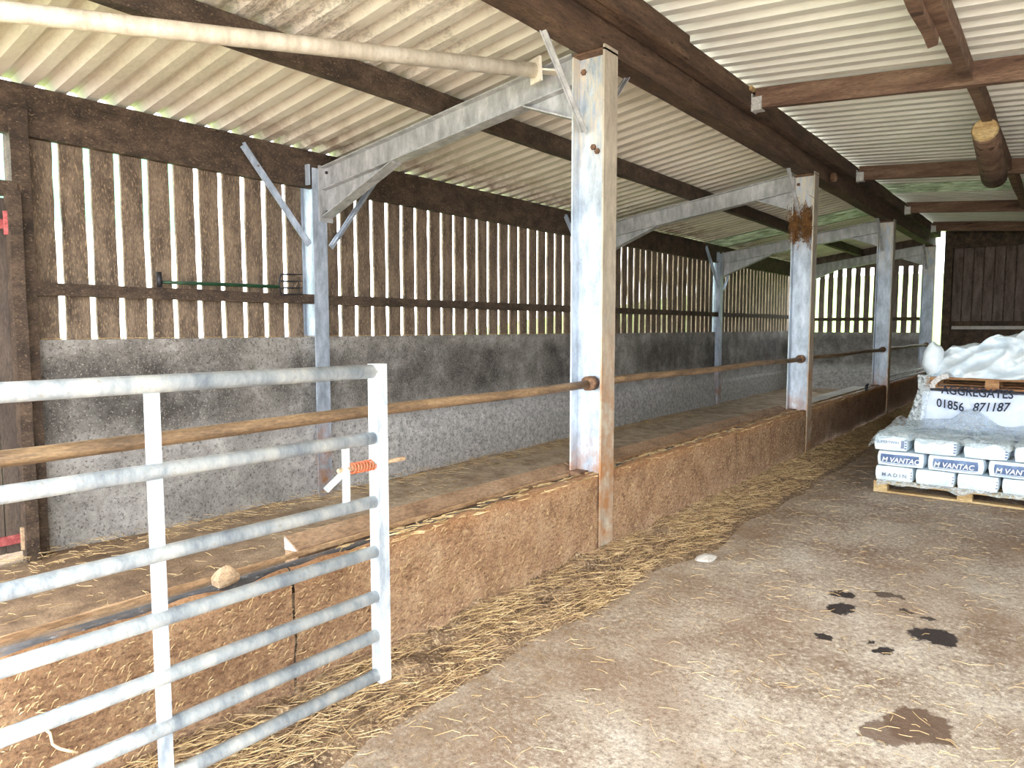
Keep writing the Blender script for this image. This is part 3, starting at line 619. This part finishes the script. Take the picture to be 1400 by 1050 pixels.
# polythene draped over the bags
def film_fn(u, v):
    x = -1.52 + 1.6 * u; yy = 7.60 + 1.08 * v
    z = BZ + 3 * LH + 0.035 + 0.03 * noise.noise((x * 5, yy * 5, 0)) + 0.018 * abs(noise.noise((x * 13, yy * 13, 4)))
    z += 0.07 * max(0, (yy - 8.2)) * (1 + noise.noise((x * 3, 7, 1))) + (0.13 * math.exp(-((x + 0.78) / 0.16) ** 2) * max(0, min(1, (yy - 8.25) / 0.3)))
    e = max(0, (7.70 - yy) / 0.1); z -= e * (0.06 + 0.05 * noise.noise((x * 9, 3, 0)))
    e2 = max(0, (-1.44 - x) / 0.08); z -= e2 * (0.10 + 0.06 * noise.noise((3, yy * 9, 0)))
    return (x + 0.02 * noise.noise((x * 9, yy * 9, 7)), yy + 0.02 * noise.noise((x * 9, yy * 9, 2)), z)
MB().grid(film_fn, 70, 50).build('polythene_sheet', 'film', smooth=True, label='crumpled clear polythene over top of the stacked white bags', cat='plastic sheet')
def rag_fn(u, v):
    x = -1.44 + 1.45 * u; top = BZ + 0.012; dr = (0.03 + 0.05 * max(0, noise.noise((x * 6, 1, 2)) + 0.25)) * v
    return (x, 7.645 - 0.02 * v + 0.012 * noise.noise((x * 14, v * 2, 1)), top + 0.01 - dr)
MB().grid(rag_fn, 90, 5).build('polythene_skirt', 'film', smooth=True, label='ragged polythene edge hanging over the front pallet', cat='plastic sheet')

bb = thing('bulk_bag', (-0.75, 9.2, 0), 'large pale woven bulk bag lettered AGGREGATES 01856 871187', 'bulk bag')
pillow(MB(), (-0.735, 9.22, 0.478), (0.53, 0.52, 0.476), 0.13, 14, 2.2, 0.016).build('bag_body', 'bulk', bb, True)
arc = lambda x: -0.10 * x + 0.075 * x * x
words('AGGREGATES', 0.125, 'ink', bb, (-1.055, 8.662, 0.915), sx=0.80, curve=lambda x: -0.075 * x + 0.07 * x * x)
words('01856', 0.125, 'ink', bb, (-1.095, 8.662, 0.775), sx=0.80, curve=lambda x: -0.15 * x)
words('871187', 0.125, 'ink', bb, (-0.775, 8.662, 0.745), sx=0.82, shear=0.22, curve=lambda x: 0.07 * x)
pallet('brown timber pallet lying on top of the bulk bag', -1.215, -0.02, 8.68, 9.68, 0.968, 'pallet', 0.075)
def tarp_h(x, yy):
    dx = (x + 1.22) / 0.2
    r = 1.085 + 0.30 * min(1, max(0, dx)) ** 0.6 + 0.16 * max(0, min(1, (x + 0.95) / 0.55))
    r += 0.12 * abs(noise.noise((x * 4, yy * 4, 2))) + 0.04 * abs(noise.noise((x * 9 + 2, yy * 9, 9))) - 0.03
    return r
def tarp_fn(u, v):
    x = -1.24 + 1.28 * u
    if v < 0.5:      # crumpled front face
        k = v / 0.5; zt = tarp_h(x, 8.9)
        z = 1.082 + (zt - 1.082) * k; yy = 8.69 + 0.26 * k ** 1.6 + 0.12 * noise.noise((x * 4 + z * 3, z * 5, 3)) + 0.16 * abs(noise.noise((x * 4 - z * 6, z * 4 + x * 2, 6))) + 0.05 * abs(noise.noise((x * 9 + z * 7, z * 8, 2)))
        return (x, yy, z)
    k = (v - 0.5) / 0.5; yy = 8.95 + 0.7 * k
    return (x, yy, tarp_h(x, yy - 0.05) * (1 - k) + (1.25 + 0.05 * noise.noise((x * 6, 3, 3))) * k + 0.06 * math.sin(math.pi * k))
MB().grid(tarp_fn, 90, 80).build('white_tarpaulin', 'tarp', smooth=True, label='crumpled white sheeting heaped on the brown pallet', cat='tarpaulin')
def lobe(u, v):
    th = 2 * math.pi * u; ph = math.pi * v; r = 1 + 0.16 * noise.noise((math.cos(th) * 1.5, math.sin(th) * 1.5, ph * 2))
    return (-1.165 + 0.1 * r * math.sin(ph) * math.cos(th), 8.82 + 0.1 * r * math.sin(ph) * math.sin(th), 1.265 - 0.18 * r * math.cos(ph))
MB().grid(lobe, 18, 16).build('plastic_bag', 'tarp', smooth=True, label='bulging white plastic bag at left end of white sheeting', cat='plastic bag')
def wrap_fn(u, v):
    # wrap hugging the left side and front left corner of the bulk bag
    z = 0.50 + 0.60 * v; k = u
    if k < 0.45: x = -1.16 - 0.11 * (k / 0.45); yy = 8.655
    else: x = -1.27; yy = 8.655 + 0.9 * (k - 0.45) / 0.55
    fl = 0.14 * (1 - v) ** 2
    return (x - fl * (0.35 + 0.65 * min(1, k / 0.45)) + 0.02 * noise.noise((k * 9, z * 7, 1)), yy - fl * 0.3 + 0.02 * noise.noise((k * 11, z * 9, 5)), z + 0.02 * noise.noise((k * 20, 2, 3)))
MB().grid(wrap_fn, 34, 24).build('polythene_wrap', 'film', smooth=True, label='clear polythene wrap hanging down left side of the bulk bag', cat='plastic sheet')
pts = [Vector((-1.0, 8.66, 1.10)), Vector((-1.06, 8.62, 1.085)), Vector((-1.10, 8.60, 1.05)), Vector((-1.13, 8.595, 1.01)), Vector((-1.13, 8.61, 0.975))]
mb = MB()
for p, q in zip(pts[:-1], pts[1:]): mb.beam(p, q, 0.05, 0.018, up=(0, -1, 0))
mb.build('lifting_strap', 'strap', label='white webbing strap looped over the brown pallet', cat='strap')

# ------------------------------------------------------------------ small things
for k, (a, b) in enumerate(((10.55, 12.35), (12.37, 14.6))):
    MB().beam((-3.0, a, 0.49), (-3.0, b, 0.49), 0.44, 0.02).build('loose_board', 'paleboard', label=['nearer pale board lying behind kerb past the second post', 'farther pale board lying behind kerb before third post'][k], cat='board', group='pale boards behind the kerb')
for k, yy in enumerate((10.8, 12.3, 14.2)):
    MB().box(-3.18, -2.72, yy - 0.06, yy + 0.06, 0.0, 0.479).build('board_support', 'ledge', label=f'brown block under the pale boards, {WORDS[k]} from camera', cat='block', group='blocks under the pale boards')
MB().tube([(-2.53, 12.35, 0.6), (-2.53, 12.35, 0.68), (-2.53, 12.45, 0.70)], 0.022, 8).build('pipe_stub', 'black', smooth=True, label='small dark pipe stub on kerb beside the pale boards', cat='pipe')
def rock(c, h, seed, mat, name, label, cat):
    mb = pillow(MB(), c, h, 0.7, 4, seed, 0.028)
    for v in mb.v:
        f = 1.0 - 0.6 * max(0.0, (v.z - c[2]) / h[2]); v.x = c[0] + (v.x - c[0]) * f; v.y = c[1] + (v.y - c[1]) * f
    return mb.build(name, mat, label=label, cat=cat)
rock((-2.60, 1.49, 0.617), (0.036, 0.048, 0.042), 3.0, 'stone', 'stone_lump', 'tan lump of stone on kerb top behind the gate', 'stone')
rock((-1.93, 4.65, 0.015), (0.06, 0.09, 0.022), 5.0, 'paleboard', 'flat_stone', 'small pale flat stone at edge of the straw litter', 'stone')
tw = [(-2.448, 0.78, 0.375), (-2.444, 0.80, 0.345), (-2.447, 0.806, 0.305), (-2.442, 0.822, 0.285), (-2.445, 0.85, 0.262), (-2.447, 0.875, 0.245)]
MB().tube(tw, 0.0045, 6).build('baler_twine', 'string', smooth=True, label='loose piece of pale baler twine on kerb behind gate', cat='twine')
MB().tube([(-2.43, 9.57, 3.50), (-2.42, 9.57, 3.44), (-2.42, 9.57, 3.40)], [0.03, 0.045, 0.03], 10).build('orange_insulator', 'rust', smooth=True, label='small rusty orange fitting on the beam beside second kerb post', cat='fitting')

# ------------------------------------------------------------------ shed outside
sh = thing('farm_shed', (-14, 0, 0), 'green and white shed seen through left slat gaps', 'shed')
MB().box(-16, -12.0, -8, 6.4, -0.1, 3.2).build('lower_wall', 'white_wall', sh)
MB().box(-16, -11.97, -8, 6.4, 3.2, 4.75).build('upper_cladding', 'mint', sh)

# ------------------------------------------------------------------ straw (uncountable)
def strands(name, n, sampler, mat, label, lmin=0.05, lmax=0.2, w=0.0028, tilt=0.25):
    vs = []; fs = []
    for _ in range(n):
        p, th = sampler(); L = R.uniform(lmin, lmax); d = Vector((math.cos(th), math.sin(th), R.uniform(-tilt * 0.3, tilt))).normalized()
        a = Vector((-d.y, d.x, 0)).normalized() * (w * R.uniform(0.7, 1.3)); b = Vector((0, 0, 1)); bend = R.uniform(-0.25, 0.25) * L
        p = Vector(p); k = len(vs)
        for t, bb_ in ((0, 0), (0.5, bend), (1, 0)):
            c = p + d * (L * (t - 0.5)) + a.normalized() * bb_ + b * (0.004 if t == 0.5 else 0)
            vs += [c - a, c + a, c + b * w * 1.6]
        for s in (0, 3):
            for e in range(3): fs.append((k + s + e, k + s + (e + 1) % 3, k + s + 3 + (e + 1) % 3, k + s + 3 + e))
    mb = MB(); mb.v = vs; mb.f = fs
    return mb.build(name, mat, label=label, cat='straw', kind='stuff')
def muck_fn(u, v):
    yy = -1.2 + 19.4 * v; wd = 0.46 + 0.1 * noise.noise((yy * 1.3, 0, 4)); x = -2.47 + wd * u
    hgt = (0.085 * (1 - u) ** 1.5 + 0.02 * (1 - u)) * (1 + 0.6 * noise.noise((yy * 3, u * 3, 2))) + (0.03 * noise.noise((x * 11, yy * 11, 6)) + 0.02 * noise.noise((x * 27, yy * 27, 6))) * (1 - u)
    return (x, yy, max(-0.01, hgt) - 0.006)
MB().grid(muck_fn, 26, 900).build('muck_bank', 'muck', smooth=True, label='bank of trodden muck along the foot of the kerb', cat='muck', kind='stuff')
def band():
    yy = -0.5 + 18 * R.random() ** 1.5; u = R.random() ** 1.2
    wd = 0.37 + 0.1 * noise.noise((yy * 1.3, 0, 4)); x = -2.44 + wd * u
    if noise.noise((x * 5, yy * 2.2, 11)) + 0.06 * yy < R.uniform(-0.35, 0.5): return band()
    return (x, yy, 0.10 * (1 - u) ** 1.5 + 0.012 + R.uniform(0, 0.012)), R.gauss(1.3, 0.6)
strands('straw_litter', 6000, band, 'straw', 'loose golden straw along the foot of the kerb', 0.04, 0.2, 0.0013)
strands('old_straw_litter', 7000, band, 'darkstraw', 'darker trampled straw along the foot of the kerb', 0.03, 0.14, 0.0014)
def scat():
    yy = 0.8 + 9 * R.random() ** 1.3; return (R.uniform(-2.1, 1.2), yy, 0.012), R.uniform(0, 6.28)
strands('scattered_straw', 2200, scat, 'straw', 'stray straws scattered over the passage floor', 0.02, 0.11, 0.0012, 0.05)
def face():
    yy = 0.2 + 9 * R.random() ** 1.3; z = R.uniform(0.02, 0.6); return (-2.458, yy, z), 1.57 + R.uniform(-0.15, 0.15)
strands('stuck_straw', 3500, face, 'straw', 'bits of straw stuck to the kerb face', 0.008, 0.035, 0.0012, 2.0)
def pen():
    if R.random() < 0.5: return (R.uniform(-5.5, -5.1), R.uniform(0.6, 12), 0.07 + R.uniform(0, 0.02)), R.uniform(0, 6.28)
    return (R.uniform(-5.4, -2.85), R.uniform(0.3, 9), 0.06), R.uniform(0, 6.28)
strands('pen_straw', 2600, pen, 'straw', 'thin scatter of straw over the pen floor', 0.03, 0.13, 0.0016, 0.05)
def ledge(): return (R.uniform(-5.63, -5.55), R.uniform(1.9, 9), 1.519), R.uniform(1.2, 1.9)
strands('ledge_straw', 500, ledge, 'straw', 'straw dust lying along top of the concrete wall', 0.02, 0.09, 0.002, 0.15)
def topk(): return (R.uniform(-2.62, -2.47), R.uniform(2.0, 12), 0.60), R.gauss(1.5, 0.4)
strands('kerb_top_straw', 900, topk, 'straw', 'straw lying along the top of the kerb', 0.03, 0.14, 0.0022, 0.1)
def tuft(): return (-2.60 + R.choice((-0.07, 0.06)) + R.gauss(0, 0.025), 8.90 + R.gauss(0, 0.025), 2.82 + R.gauss(0, 0.09)), R.uniform(0, 6.28)
strands('straw_tuft', 1400, tuft, 'tuft', 'shaggy brown straw tuft hanging on second kerb post', 0.04, 0.11, 0.003, 4.0)
